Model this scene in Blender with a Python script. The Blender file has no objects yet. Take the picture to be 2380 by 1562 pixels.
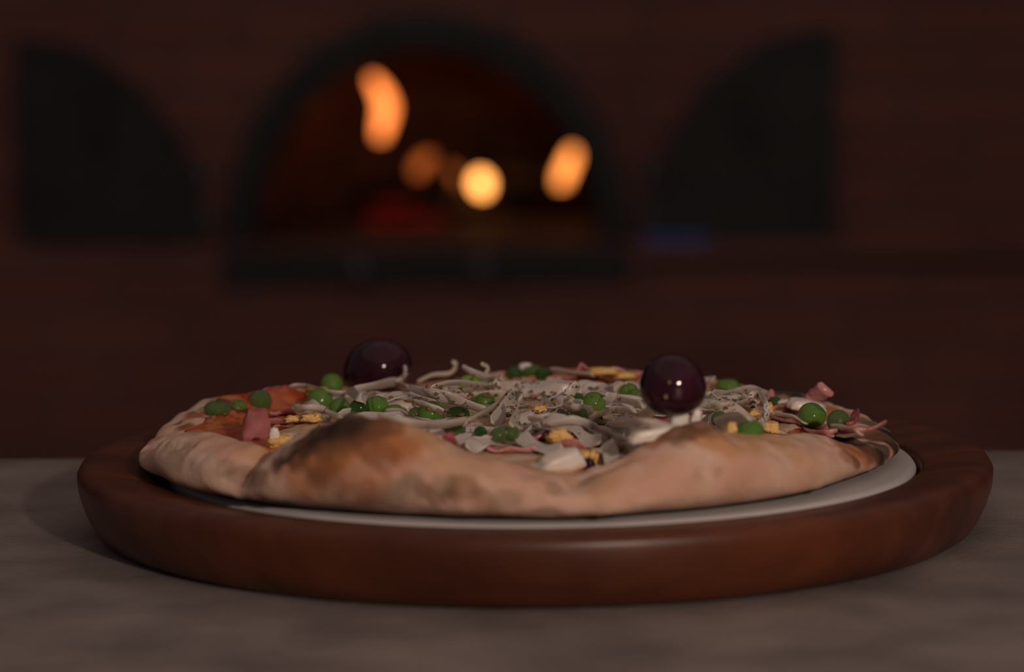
import bpy, bmesh, random
import numpy as np
from math import *
from mathutils import Vector, noise

random.seed(7); rng = random.Random(11)
sc = bpy.context.scene
C = sc.collection

# ------------------------------------------------------------------ camera, world, lights, exposure
Z0 = 1.026                      # top of the wooden board; the counter top is z = 1.0
F_PX = 6611.0; PITCH = atan(763/6611); ROLL = radians(.5)
CAM = np.array([0.0, -1.04, .163])            # relative to Z0
_R0 = np.array([1, 0, 0.]); _U0 = np.array([0, sin(PITCH), cos(PITCH)]); FWD = np.array([0, cos(PITCH), -sin(PITCH)])
RT = _R0*cos(ROLL) - _U0*sin(ROLL); UP = _U0*cos(ROLL) + _R0*sin(ROLL)
cd = bpy.data.cameras.new('camera'); cam = bpy.data.objects.new('camera', cd); C.objects.link(cam)
from mathutils import Matrix
cam.matrix_world = Matrix(((RT[0], UP[0], -FWD[0], 0), (RT[1], UP[1], -FWD[1], -1.04), (RT[2], UP[2], -FWD[2], Z0+.163), (0, 0, 0, 1)))
cd.sensor_width = 36; cd.lens = 100; cd.clip_start = .02
cd.dof.use_dof = True; cd.dof.focus_distance = 1.035; cd.dof.aperture_fstop = 6.6
sc.camera = cam

w = bpy.data.worlds.new('world'); sc.world = w; w.use_nodes = True
w.node_tree.nodes['Background'].inputs[0].default_value = (1, .78, .78, 1)
w.node_tree.nodes['Background'].inputs[1].default_value = .098

def area(name, loc, target, size, power, col, shape='DISK'):
    l = bpy.data.lights.new(name, 'AREA'); l.shape = shape; l.size = size; l.energy = power; l.color = col
    o = bpy.data.objects.new(name, l); C.objects.link(o); o.location = loc
    o.rotation_euler = (Vector(target)-Vector(loc)).to_track_quat('-Z', 'Y').to_euler()
    return o
area('table_lamp_light', (.42, -1.25, Z0+.42), (0, 0, Z0), .06, 7.2, (1, .77, .64))
area('ceiling_lamp_light', (.25, -.25, 2.75), (0.05, 0, Z0), 4.6, 8, (1, .72, .58))

sc.view_settings.view_transform = 'Standard'; sc.view_settings.look = 'None'
sc.view_settings.exposure = 0; sc.view_settings.gamma = 1; sc.view_settings.use_curve_mapping = False
sc.cycles.use_denoising = True
sc.cycles.max_bounces = 6

# ------------------------------------------------------------------ helpers
def link(o): C.objects.link(o); return o
def tag(o, label=None, cat=None, group=None, kind=None):
    if label: o['label'] = label
    if cat: o['category'] = cat
    if group: o['group'] = group
    if kind: o['kind'] = kind
    return o
def empty(name, loc=(0, 0, 0)):
    o = bpy.data.objects.new(name, None); o.location = loc; o.empty_display_size = .02; return link(o)
def mesh_obj(name, verts, faces, mat=None, parent=None, smooth=True, loc=(0, 0, 0)):
    me = bpy.data.meshes.new(name); me.from_pydata([tuple(v) for v in verts], [], faces); me.update()
    if smooth: me.polygons.foreach_set('use_smooth', [True]*len(me.polygons))
    if mat: me.materials.append(mat)
    o = bpy.data.objects.new(name, me); o.location = loc; link(o)
    if parent: o.parent = parent
    return o
def bm_obj(name, bm, mat=None, parent=None, smooth=False, loc=(0, 0, 0)):
    me = bpy.data.meshes.new(name); bm.to_mesh(me); bm.free()
    if smooth: me.polygons.foreach_set('use_smooth', [True]*len(me.polygons))
    if mat: me.materials.append(mat)
    o = bpy.data.objects.new(name, me); o.location = loc; link(o)
    if parent: o.parent = parent
    return o
def box(bm, lo, hi, bevel=0, seg=2):
    r = bmesh.ops.create_cube(bm, size=1)
    for v in r['verts']:
        for k in range(3): v.co[k] = (lo[k]+hi[k])/2 + v.co[k]*(hi[k]-lo[k])
    if bevel:
        es = list({e for v in r['verts'] for e in v.link_edges})
        bmesh.ops.bevel(bm, geom=es, offset=bevel, segments=seg, affect='EDGES', profile=.5)
def lathe(prof, n=192):
    V = []; Fc = []
    for i in range(n):
        a = 2*pi*i/n
        for r, z in prof: V.append((r*cos(a), r*sin(a), z))
    m = len(prof)
    for i in range(n):
        j = (i+1) % n
        for k in range(m-1): Fc.append((i*m+k, j*m+k, j*m+k+1, i*m+k+1))
    Fc.append([i*m for i in range(n)][::-1]); Fc.append([i*m+m-1 for i in range(n)])
    return V, Fc

def nmat(name):
    m = bpy.data.materials.new(name); m.use_nodes = True
    nt = m.node_tree; return m, nt, nt.nodes['Principled BSDF']
def mat(name, col, rough=.5, col2=None, scale=60, bump=0, bscale=300, spec=.5, sss=0, sssr=(.004, .002, .001), metal=0, coat=0, detail=5, stretch=None, lo=.35, hi=.65, trans=0):
    m, nt, b = nmat(name); N = nt.nodes; L = nt.links
    b.inputs['Roughness'].default_value = rough; b.inputs['Metallic'].default_value = metal
    b.inputs['Specular IOR Level'].default_value = spec
    b.inputs['Base Color'].default_value = (*col, 1)
    if coat: b.inputs['Coat Weight'].default_value = coat; b.inputs['Coat Roughness'].default_value = .06
    if sss:
        b.inputs['Subsurface Weight'].default_value = sss; b.inputs['Subsurface Radius'].default_value = sssr; b.inputs['Subsurface Scale'].default_value = 1
    if trans: b.inputs['Transmission Weight'].default_value = trans; b.inputs['IOR'].default_value = 1.36
    tc = N.new('ShaderNodeTexCoord'); src = tc.outputs['Object']
    if stretch:
        mp = N.new('ShaderNodeMapping'); mp.inputs['Scale'].default_value = stretch; L.new(src, mp.inputs[0]); src = mp.outputs[0]
    if col2:
        t = N.new('ShaderNodeTexNoise'); t.inputs['Scale'].default_value = scale; t.inputs['Detail'].default_value = detail
        L.new(src, t.inputs[0]); r = N.new('ShaderNodeValToRGB')
        r.color_ramp.elements[0].position = lo; r.color_ramp.elements[1].position = hi
        r.color_ramp.elements[0].color = (*col, 1); r.color_ramp.elements[1].color = (*col2, 1)
        L.new(t.outputs[0], r.inputs[0]); L.new(r.outputs[0], b.inputs['Base Color'])
    if bump:
        t = N.new('ShaderNodeTexNoise'); t.inputs['Scale'].default_value = bscale; t.inputs['Detail'].default_value = 4
        L.new(src, t.inputs[0]); bp = N.new('ShaderNodeBump'); bp.inputs['Strength'].default_value = 1; bp.inputs['Distance'].default_value = bump
        L.new(t.outputs[0], bp.inputs['Height']); L.new(bp.outputs[0], b.inputs['Normal'])
    return m
def emis(name, col, s):
    m, nt, b = nmat(name); b.inputs['Base Color'].default_value = (0, 0, 0, 1)
    b.inputs['Emission Color'].default_value = (*col, 1); b.inputs['Emission Strength'].default_value = s; return m
def attr_mat(name, rough, bump, bscale, sss=0, coat=0, spec=.5):
    m, nt, b = nmat(name); N = nt.nodes; L = nt.links
    a = N.new('ShaderNodeVertexColor'); a.layer_name = 'pigment'; L.new(a.outputs[0], b.inputs['Base Color'])
    b.inputs['Roughness'].default_value = rough; b.inputs['Specular IOR Level'].default_value = spec
    if sss: b.inputs['Subsurface Weight'].default_value = sss; b.inputs['Subsurface Radius'].default_value = (.004, .0018, .0008); b.inputs['Subsurface Scale'].default_value = 1
    if coat: b.inputs['Coat Weight'].default_value = coat; b.inputs['Coat Roughness'].default_value = .2
    tc = N.new('ShaderNodeTexCoord'); t = N.new('ShaderNodeTexNoise'); t.inputs['Scale'].default_value = bscale; t.inputs['Detail'].default_value = 4
    L.new(tc.outputs['Object'], t.inputs[0]); bp = N.new('ShaderNodeBump'); bp.inputs['Distance'].default_value = bump; bp.inputs['Strength'].default_value = 1
    L.new(t.outputs[0], bp.inputs['Height']); L.new(bp.outputs[0], b.inputs['Normal'])
    return m
def set_pigment(o, cols):
    a = o.data.color_attributes.new('pigment', 'FLOAT_COLOR', 'POINT')
    arr = np.ones((len(cols), 4), dtype=np.float32); arr[:, :3] = cols
    a.data.foreach_set('color', arr.ravel())

def catmull(P, n):
    P = [np.array(p, float) for p in P]; P = [2*P[0]-P[1]]+P+[2*P[-1]-P[-2]]; out = []; L = len(P)-3
    for i in range(n+1):
        t = i/n*L; j = min(int(t), L-1); u = t-j; a, b, c, d = P[j:j+4]
        out.append(.5*((2*b)+(-a+c)*u+(2*a-5*b+4*c-d)*u*u+(-a+3*b-3*c+d)*u**3))
    return out
def ray(x, y):
    d = FWD*F_PX + RT*(x-1190) - UP*(y-781); return d/np.linalg.norm(d)
def proj(P):
    d = np.array(P)-CAM; z = d@FWD
    return 1190+F_PX*(d@RT)/z, 781-F_PX*(d@UP)/z
def on_depth(x, y, Y):            # point at world y = Y, z relative to Z0
    d = ray(x, y); return CAM + d*((Y+1.04)/d[1])

# ------------------------------------------------------------------ room shell
def brick_mat(name, c1, c2, mortar, bw=.23, bh=.075):
    m, nt, b = nmat(name); N = nt.nodes; L = nt.links
    tc = N.new('ShaderNodeTexCoord'); sp = N.new('ShaderNodeSeparateXYZ'); cb = N.new('ShaderNodeCombineXYZ')
    L.new(tc.outputs['Object'], sp.inputs[0]); L.new(sp.outputs[0], cb.inputs[0]); L.new(sp.outputs[2], cb.inputs[1])
    t = N.new('ShaderNodeTexBrick'); L.new(cb.outputs[0], t.inputs[0]); t.inputs['Scale'].default_value = 1
    t.inputs['Brick Width'].default_value = bw; t.inputs['Row Height'].default_value = bh; t.inputs['Mortar Size'].default_value = .008
    t.inputs['Color1'].default_value = (*c1, 1); t.inputs['Color2'].default_value = (*c2, 1); t.inputs['Mortar'].default_value = (*mortar, 1)
    n = N.new('ShaderNodeTexNoise'); n.inputs['Scale'].default_value = 3; L.new(cb.outputs[0], n.inputs[0])
    mx = N.new('ShaderNodeMixRGB'); mx.blend_type = 'MULTIPLY'; mx.inputs[0].default_value = .5
    L.new(t.outputs[0], mx.inputs[1]); L.new(n.outputs[0], mx.inputs[2]); L.new(mx.outputs[0], b.inputs['Base Color'])
    b.inputs['Roughness'].default_value = .85
    bp = N.new('ShaderNodeBump'); bp.invert = True; bp.inputs['Distance'].default_value = .006; L.new(t.outputs[1], bp.inputs['Height']); L.new(bp.outputs[0], b.inputs['Normal'])
    return m
M_wall = brick_mat('red_brick', (.33, .125, .085), (.25, .088, .070), (.20, .105, .09))
M_vault = brick_mat('sooty_brick', (.42, .20, .11), (.30, .13, .08), (.16, .09, .06), .2, .06)
M_floor = mat('floor_tiles', (.09, .06, .05), .5, (.14, .09, .07), 4)

YW = 3.96
AX, AZ = -.147, Z0-.245                  # middle of the arch, hearth height
def arch_pts(a, b, n=48):                # left foot over the top to right foot
    return [(AX-a*cos(pi*i/n), AZ+b*sin(pi*i/n)) for i in range(n+1)]
# brick wall with the arch cut out
ap = arch_pts(.325, .355)
X0, X1, ZT = -6.0, 6.0, 3.0
V = []; Fc = []
def outer(x, z):
    if x <= AX: t = (AX-X0)/max(AX-x, 1e-6)
    else: t = (X1-AX)/max(x-AX, 1e-6)
    zt = (ZT-AZ)/max(z-AZ, 1e-6); t = min(t, zt)
    return (AX+(x-AX)*t, AZ+(z-AZ)*t)
op = [outer(*q) for q in ap]
op[0] = (X0, AZ); op[-1] = (X1, AZ)
cornerL = min(range(len(op)), key=lambda i: (op[i][0]-X0)**2+(op[i][1]-ZT)**2); op[cornerL] = (X0, ZT)
cornerR = min(range(len(op)), key=lambda i: (op[i][0]-X1)**2+(op[i][1]-ZT)**2); op[cornerR] = (X1, ZT)
for (x, z), (u, v) in zip(ap, op): V += [(x, YW, z), (u, YW, v)]
for i in range(len(ap)-1): Fc.append((2*i, 2*i+1, 2*i+3, 2*i+2))
k = len(V); V += [(X0, YW, 0), (X1, YW, 0), (X0, YW, AZ), (X1, YW, AZ)]; Fc.append((k, k+1, k+3, k+2))
wb = mesh_obj('wall_back', V, [f[::-1] for f in Fc], M_wall, smooth=False); tag(wb, kind='structure')
sol = wb.modifiers.new('thick', 'SOLIDIFY'); sol.thickness = .12; sol.offset = -1
bm = bmesh.new(); box(bm, (-6.0, -3.2, -.1), (6.0, 5.2, 0)); tag(bm_obj('floor', bm, M_floor), kind='structure')

# ------------------------------------------------------------------ oven
M_iron = mat('black_iron', (.020, .021, .020), .55, (.032, .032, .030), 14, bump=.0006, bscale=60, metal=.3)
M_soot = mat('sooty_iron', (.008, .008, .008), .7)
M_steel = mat('worn_steel', (.10, .10, .10), .45, (.15, .15, .15), 20, metal=.6)
oven = empty('pizza_oven', (AX, YW, AZ))
tag(oven, 'arched wood-fired brick oven with black iron surround, burning behind the pizza', 'oven')
def part(name, V, Fc, m, smooth=True):
    return mesh_obj(name, [(x-AX, y-YW, z-AZ) for x, y, z in V], Fc, m, oven, smooth)
# vault
vp = arch_pts(.323, .353, 40); V = []; Fc = []
ys = [YW+.10, YW+.35, YW+.6, YW+.8, YW+.95]; sh = [1, 1.12, 1.12, .9, .55]
for y, s in zip(ys, sh):
    for x, z in vp: V.append((AX+(x-AX)*s, y, AZ+(z-AZ)*min(s, 1.05)))
m_ = len(vp)
for j in range(len(ys)-1):
    for i in range(m_-1): Fc.append((j*m_+i, j*m_+i+1, (j+1)*m_+i+1, (j+1)*m_+i))
Fc.append(tuple((len(ys)-1)*m_+i for i in range(m_)))
vo = part('vault', V, Fc, M_vault)
so = vo.modifiers.new('t', 'SOLIDIFY'); so.thickness = .05; so.offset = 1
bm = bmesh.new(); box(bm, (-.36, .10, -.05), (.36, .95, 0)); bm_obj('hearth', bm, mat('hearth_brick', (.10, .06, .05), .9, (.16, .10, .08), 12), oven)
# iron surround ring: outer and inner ellipse, extruded
def ring(a1, b1, a0, b0, y0, y1, n=64):
    P1 = arch_pts(a1, b1, n); P0 = arch_pts(a0, b0, n); V = []; Fc = []
    for (x, z), (u, v) in zip(P1, P0): V += [(x, y0, z), (u, y0, v), (u, y1, v), (x, y1, z)]
    for i in range(n):
        for q in range(4): Fc.append((4*i+q, 4*i+(q+1) % 4, 4*i+4+(q+1) % 4, 4*i+4+q))
    Fc.append((0, 1, 2, 3)); Fc.append(tuple(4*n+q for q in (3, 2, 1, 0)))
    return V, [f[::-1] for f in Fc]
part('surround', *ring(.357, .402, .300, .335, YW-.035, YW+.10), M_iron, smooth=False)
part('surround_lip', *ring(.312, .348, .298, .333, YW-.05, YW-.0351), M_soot, smooth=False)
bm = bmesh.new(); box(bm, (-.353, -.13, -.066), (.353, .10, -.002), .004); hs = bm_obj('hearth_sill', bm, M_iron, oven)
for kx in (-.115, .095):
    V, Fc = lathe([(.0, 0), (.012, 0), (.012, .012), (.02, .016), (.022, .026), (.014, .034), (0.001, .036)], 24)
    kb = mesh_obj('knob', V, Fc, M_steel, hs, loc=(kx, -.13, -.036)); kb.rotation_euler = (pi/2, 0, 0)
# doors: quarter-arch leaves folded back against the wall
def leaf(name, hx, sgn, zt, lab):
    root = empty(name, (hx, YW-.004, AZ)); tag(root, lab, 'oven door', 'iron leaves of the oven door')
    W, H, t = .325, zt, .012
    def prof(s, yy):
        P = [(0, 0)] + [(sgn*W*(1-cos(pi/2*i/24)), H*sin(pi/2*i/24)*1.0) for i in range(25)][::1]
        P = [(0, 0)] + [(sgn*W*(1-cos(pi/2*i/24)), H*sin(pi/2*i/24)) for i in range(1, 25)] + [(sgn*W, 0)]
        cx, cz = sgn*W*.62, H*.35
        return [(cx+(x-cx)*s, yy, cz+(z-cz)*s) for x, z in P]
    A = prof(1, -.03); B = prof(1, -.03-t); n = len(A)
    V = A+B; Fc = [tuple(range(n)), tuple(range(2*n-1, n-1, -1))] + [(i, n+i, n+(i+1) % n, (i+1) % n) for i in range(n)]
    o = mesh_obj('door_panel', V, Fc, M_iron, root, False)
    # raised rim strip
    A = prof(1, -.03-t); B = prof(1, -.05); D = prof(.9, -.05); E_ = prof(.9, -.03-t); V = A+B+D+E_; Fc = []
    for i in range(n):
        j = (i+1) % n
        for q in range(4): Fc.append((q*n+i, q*n+j, ((q+1) % 4)*n+j, ((q+1) % 4)*n+i))
    mesh_obj('door_rim', V, Fc, M_iron, root, False)
    bm = bmesh.new(); box(bm, (sgn*W*.55-.012, -.085, H*.62-.05), (sgn*W*.55+.012, -.07, H*.62+.05), .004)
    box(bm, (sgn*W*.55-.008, -.07, H*.62-.048), (sgn*W*.55+.008, -.0415, H*.62-.034)); box(bm, (sgn*W*.55-.008, -.07, H*.62+.034), (sgn*W*.55+.008, -.0415, H*.62+.048))
    bm_obj('handle', bm, M_iron, o)
    for hz in (.03, .11):
        bm = bmesh.new(); bmesh.ops.create_cone(bm, segments=16, radius1=.011, radius2=.011, depth=.05, cap_ends=True)
        bm_obj('hinge', bm, M_steel, root, loc=(0, -.035, hz+.02))
    return root
leaf('oven_door_leaf', AX-.385, -1, .362, 'black iron door leaf folded open on the left of the oven arch')
leaf('oven_door_leaf', AX+.385, 1, .370, 'black iron door leaf folded open on the right of the oven arch')
# ledge on the right with the blue box
bm = bmesh.new(); box(bm, (.215, YW-.12, AZ-.050), (2.2, YW, AZ-.022), .004)
tag(bm_obj('stone_ledge', bm, mat('dark_stone', (.035, .03, .028), .5, (.055, .045, .04), 8)), 'dark stone ledge along the brick wall right of the oven', 'ledge')
bx = empty('plastic_container', (.285, YW-.085, AZ-.022)); tag(bx, 'small blue plastic container on the ledge beneath the right door leaf', 'container')
M_blue = mat('blue_plastic', (.02, .13, .50), .4)
bm = bmesh.new(); box(bm, (-.055, -.03, 0), (.055, .03, .026), .004); bm_obj('container_body', bm, M_blue, bx)
bm = bmesh.new(); box(bm, (-.059, -.033, .026), (.059, .033, .035), .003); bm_obj('container_lid', bm, M_blue, bx)

# logs, embers, flames
M_char = mat('charred_wood', (.012, .009, .008), .9, (.05, .03, .02), 30, bump=.004, bscale=40)
def log(p0, p1, r, lab):
    a = Vector(p0); b = Vector(p1); d = (b-a); n = 14; m = 16; V = []; Fc = []
    q = d.to_track_quat('Z', 'Y')
    for i in range(n+1):
        for k in range(m):
            th = 2*pi*k/m; rr = r*(1+.18*noise.noise(Vector((cos(th)*2, sin(th)*2, i*.5+r*90))))*(.8 if i in (0, n) else 1)
            V.append(q @ Vector((rr*cos(th), rr*sin(th), d.length*i/n)))
    for i in range(n):
        for k in range(m): Fc.append((i*m+k, i*m+(k+1) % m, (i+1)*m+(k+1) % m, (i+1)*m+k))
    Fc.append(tuple(range(m))[::-1]); Fc.append(tuple(n*m+k for k in range(m)))
    o = mesh_obj('firewood_log', V, Fc, M_char, loc=a); tag(o, lab, 'log', 'logs burning in the oven'); return o
log((-.30, YW+.62, AZ+.035), (.02, YW+.70, AZ+.035), .034, 'charred log lying across the left of the oven hearth')
log((-.17, YW+.46, AZ+.03), (.04, YW+.60, AZ+.03), .029, 'charred log lying in the middle of the oven hearth')
log((-.05, YW+.63, AZ+.085), (.10, YW+.45, AZ+.088), .026, 'charred log leaning on top of the other two in the oven')
# ember bed (one heap of glowing coals)
bm = bmesh.new()
for i in range(46):
    x = (-.235 if i % 2 else -.165)+rng.gauss(0, .014); y = YW+.40+rng.gauss(0, .012); s = rng.uniform(.007, .013)
    r = bmesh.ops.create_icosphere(bm, subdivisions=1, radius=s)
    for v in r['verts']: v.co = Vector((v.co.x*rng.uniform(.8, 1.2)+x, v.co.y+y, v.co.z*.8+AZ+s*.6+(.03 if i % 4 == 1 else 0)))
tag(bm_obj('ember_bed', bm, emis('ember_glow', (.55, .018, .012), .13)), 'dull red embers heaped on the oven hearth', 'embers', kind='stuff')
def flame(path, rad, m, lab, Y):
    """path: pixel way of the flame's middle line; rad in px at each"""
    P = [on_depth(x, y, Y)+np.array([0, 0, Z0]) for x, y in path]; sc_ = (Y+1.04)/F_PX
    n = 14; k = 14; V = []; Fc = []; L = len(P)-1
    for i in range(n+1):
        t = i/n*L; j = min(int(t), L-1); u = t-j; u_ = u*u*(3-2*u)
        c = P[j]*(1-u)+P[j+1]*u; r = (rad[j]*(1-u_)+rad[j+1]*u_)*sc_
        for q in range(k):
            th = 2*pi*q/k; V.append((c[0]+r*cos(th)*(1+.1*sin(3*th)), c[1]+r*sin(th), c[2]))
    for i in range(n):
        for q in range(k): Fc.append((i*k+q, i*k+(q+1) % k, (i+1)*k+(q+1) % k, (i+1)*k+q))
    Fc.append(tuple(range(k))[::-1]); Fc.append(tuple(n*k+q for q in range(k)))
    base = P[0]; V = [(a-base[0], b-base[1], c-base[2]) for a, b, c in V]
    o = mesh_obj('flame', V, Fc, m, loc=base); tag(o, lab, 'flame', 'flames inside the oven'); return o
E1 = emis('orange_flame', (1, .235, .05), 2.9)
E2 = emis('yellow_flame', (1, .37, .085), 5.2)
E3 = emis('amber_flame', (1, .29, .058), 2.9)
E4 = emis('faint_flame', (1, .20, .035), .65)
flame([(884, 322), (892, 285), (899, 250), (888, 215), (872, 190), (866, 178)], [10, 17, 19, 17, 13, 5], E1, 'tall wavy orange flame at the left of the oven mouth', YW+.60)
flame([(1122, 452), (1119, 438), (1118, 420), (1117, 402)], [10, 20, 22, 10], E2, 'round bright yellow flame low in the middle of the oven', YW+.48)
flame([(1304, 432), (1311, 405), (1326, 370), (1332, 345)], [12, 17, 16, 8], E3, 'slanted orange flame at the right of the oven', YW+.40)
flame([(972, 408), (975, 390), (992, 365), (998, 358)], [10, 17, 17, 8], E4, 'faint orange flame between the tall flame and the yellow one', YW+.55)
flame([(1062, 425), (1058, 405), (1050, 385)], [6, 11, 5], emis('dim_flame', (1, .22, .04), .5), 'dim small flame just left of the yellow one', YW+.56)

# ------------------------------------------------------------------ counter, board, plate
M_counter = mat('grey_stone', (.145, .125, .117), .42, (.275, .235, .215), 22, bump=.0004, bscale=350, detail=9, lo=.3, hi=.7)
ct = empty('counter', (0, -.7, 0)); tag(ct, 'mottled grey-brown stone counter under the wooden board', 'counter')
bm = bmesh.new(); box(bm, (-1.3, -1.3, .96), (1.3, .858, 1.0), .003); o = bm_obj('countertop', bm, M_counter, ct)
bm = bmesh.new(); box(bm, (-1.25, -1.2, 0), (1.25, .76, .96)); bm_obj('counter_base', bm, M_wall, ct)

def wood_mat():
    m, nt, b = nmat('red_brown_wood'); N = nt.nodes; L = nt.links
    tc = N.new('ShaderNodeTexCoord'); mp = N.new('ShaderNodeMapping'); mp.inputs['Scale'].default_value = (10, 60, 30); mp.inputs['Rotation'].default_value = (0, 0, .12)
    L.new(tc.outputs['Object'], mp.inputs[0])
    t = N.new('ShaderNodeTexNoise'); t.inputs['Scale'].default_value = 1; t.inputs['Detail'].default_value = 6; t.inputs['Distortion'].default_value = .6; L.new(mp.outputs[0], t.inputs[0])
    r = N.new('ShaderNodeValToRGB'); L.new(t.outputs[0], r.inputs[0])
    r.color_ramp.elements[0].position = .32; r.color_ramp.elements[0].color = (.075, .021, .010, 1)
    r.color_ramp.elements[1].position = .70; r.color_ramp.elements[1].color = (.155, .042, .016, 1)
    t2 = N.new('ShaderNodeTexNoise'); t2.inputs['Scale'].default_value = 28; t2.inputs['Detail'].default_value = 3; L.new(tc.outputs['Object'], t2.inputs[0])
    mx = N.new('ShaderNodeMixRGB'); mx.blend_type = 'MULTIPLY'; mx.inputs[0].default_value = .6; L.new(r.outputs[0], mx.inputs[1]); L.new(t2.outputs[0], mx.inputs[2])
    L.new(mx.outputs[0], b.inputs['Base Color']); b.inputs['Roughness'].default_value = .38
    b.inputs['Specular IOR Level'].default_value = .35
    bp = N.new('ShaderNodeBump'); bp.inputs['Distance'].default_value = .00025; L.new(t.outputs[0], bp.inputs['Height']); L.new(bp.outputs[0], b.inputs['Normal'])
    return m
BX = .0079
prof = [(0.0005, -.010), (.1405, -.010), (.1415, -.009), (.1415, -.0040), (.1422, -.0028), (.1435, -.0024), (.152, -.0010), (.1605, 0), (.1640, -.0003), (.1662, -.0014), (.1674, -.0036), (.1674, -.0062), (.1668, -.010), (.1652, -.015), (.1632, -.0195), (.1605, -.0235), (.157, -.0256), (.154, -.026), (.0005, -.026)]
V, Fc = lathe(prof[::-1], 256)
bd = mesh_obj('serving_board', V, Fc, wood_mat(), loc=(BX, 0, Z0)); tag(bd, 'round reddish-brown wooden serving board with rounded rim, on the stone counter', 'serving board')
prof = [(.0005, -.0099), (.1315, -.0099), (.1352, -.0092), (.1367, -.0075), (.1369, -.0042), (.1359, -.0028), (.1335, -.0023), (.0005, -.0026)]
V, Fc = lathe(prof, 256)
pl = mesh_obj('plate', V, Fc, mat('white_ceramic', (.50, .485, .475), .3), loc=(BX+.0028, -.0015, Z0)); tag(pl, 'flat white plate set into the wooden board beneath the pizza', 'plate')

# ------------------------------------------------------------------ pizza
PX = .0036; PR = .139
HT = [(-180, 13), (-160, 10), (-140, 11.5), (-128, 13.5), (-113, 14.5), (-102, 11.5), (-96, 8.5), (-88, 7), (-80, 7.5), (-74, 9.5), (-70.5, 13.5), (-67.4, 15.5), (-60, 17), (-53.4, 17), (-48, 15), (-45.2, 10.5), (-44, 8.3), (-42.5, 12), (-40, 17), (-36, 22.5), (-32.8, 26.5), (-27, 30), (-21.8, 29.5), (-14.7, 25), (-10.6, 20.4), (-4.5, 16.8), (2.1, 13.8), (7.5, 10.8), (12.2, 13.9), (19.3, 20.3), (23.7, 25.4), (28.4, 26.2), (32.5, 22.6), (39.6, 19.6), (48, 17.5), (57.4, 14.5), (63, 11.5), (70, 9.8), (80, 8.5), (90, 8.5), (105, 8.5), (118, 11), (122, 13), (130, 10.5), (140, 12.5), (156, 14), (169, 16), (180, 15)]
HT[0] = (-180, 15)
_hx = np.array([a for a, b in HT]); _hy = np.array([b for a, b in HT])*.001
def Hc(phi): return float(np.interp(phi, _hx, _hy))
def fn(x, y, z, s, o=0): return noise.noise(Vector((x*s+o, y*s, z*s)))
def base_s(r):                         # dough disc under the toppings
    return .0068+.0052*max(0, 1-(r/.115)**2)
W_OUT = .018
def Rof(phi): return PR + .0012*sin(radians(phi*3+40)) + .0014*fn(cos(radians(phi)), sin(radians(phi)), 0, 5) - (.0025*exp(-((phi+44)/3.5)**2)) + .0040*exp(-((phi+52)/27)**2) - .0034*exp(-((phi-61)/15)**2)
def crust_profile(phi, K_in=46, K_up=22, K_lo=8):
    """list of (r, z) from the centre out over the rim and back underneath"""
    H = Hc(phi); R = Rof(phi); rc = R-W_OUT; zc = .30*H-.0006
    w_in = .012+.5*H; b = base_s(rc-w_in)
    P = []
    r_in = rc-w_in
    for i in range(K_in): P.append((r_in*i/K_in, None))
    for i in range(12):
        u = i/12; r = r_in+w_in*u; s = .5-.5*cos(pi*u**1.25); bb = base_s(r)
        P.append((r, bb+(H-bb)*s if H > bb else bb+(H-bb)*s))
    P = [(r, base_s(r) if z is None else z) for r, z in P]
    for i in range(K_up+1):
        a = pi/2*(1-i/K_up); P.append((rc+W_OUT*cos(a), zc+(H-zc)*sin(a)**.82))
    for i in range(1, K_lo+1):
        a = pi/2*i/K_lo; P.append((rc+W_OUT*cos(a)*.995, zc-(zc+.0020)*sin(a)))
    P.append((rc*.6, -.0021)); P.append((.001, -.0021))
    return P
NP = 600
V = []; prof0 = None
for i in range(NP):
    phi = -180+360*i/NP; P = crust_profile(phi); m = len(P)
    for k, (r, z) in enumerate(P):
        x = PX+r*sin(radians(phi)); y = -r*cos(radians(phi))
        rimw = min(1, max(0, (r-.098)/.02)); top = k < m-8
        n1 = fn(x, y, z, 55, 3); n2 = fn(x, y, z, 160, 9); n3 = fn(x, y, z, 420, 5)
        if top:
            amp = (.0016*n1+.0009*n2)*(.45+.55*rimw)+.00025*n3
            z += amp
            if rimw > 0 and k > 58: 
                q = 1+.006*n1*rimw; x = PX+(x-PX)*q; y *= q
        V.append((x, y, z))
Fc = []
for i in range(NP):
    j = (i+1) % NP
    for k in range(m-1):
        if k == 0: Fc.append((i*m, i*m+1, j*m+1)[::-1] if False else (i*m, i*m+1, j*m+1))
        else: Fc.append((i*m+k, i*m+k+1, j*m+k+1, j*m+k))
CV = np.array(V)
# height map of the top, 1 mm cells
G = 1000; NX = 360
HM = np.full((NX, NX), -.001)
def cell(x, y): return int(round((x+.18)*G)), int(round((y+.18)*G))
for i in range(NP):
    for k in range(m-9):
        a, b = cell(CV[i*m+k, 0], CV[i*m+k, 1])
        if 0 <= a < NX and 0 <= b < NX: HM[a, b] = max(HM[a, b], CV[i*m+k, 2])
holes = HM < 0
for it in range(6):
    pad = np.pad(HM, 1, mode='edge'); mxn = np.max([pad[i:i+NX, j:j+NX] for i in range(3) for j in range(3)], axis=0)
    ii, jj = np.meshgrid(np.arange(NX), np.arange(NX), indexing='ij'); rr = np.hypot(ii/G-.18-PX, jj/G-.18)
    HM = np.where((HM < 0) & (rr < .137), mxn, HM)
BASE = HM.copy()
def hm(x, y):
    a, b = cell(x, y)
    return HM[a, b] if 0 <= a < NX and 0 <= b < NX else -.001
def hmi(x, y, H=None):
    H = HM if H is None else H
    fx = min(max((x+.18)*G, 0), NX-2.01); fy = min(max((y+.18)*G, 0), NX-2.01); a = int(fx); b = int(fy); u = fx-a; v = fy-b
    return (H[a, b]*(1-u)+H[a+1, b]*u)*(1-v)+(H[a, b+1]*(1-u)+H[a+1, b+1]*u)*v
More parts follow.
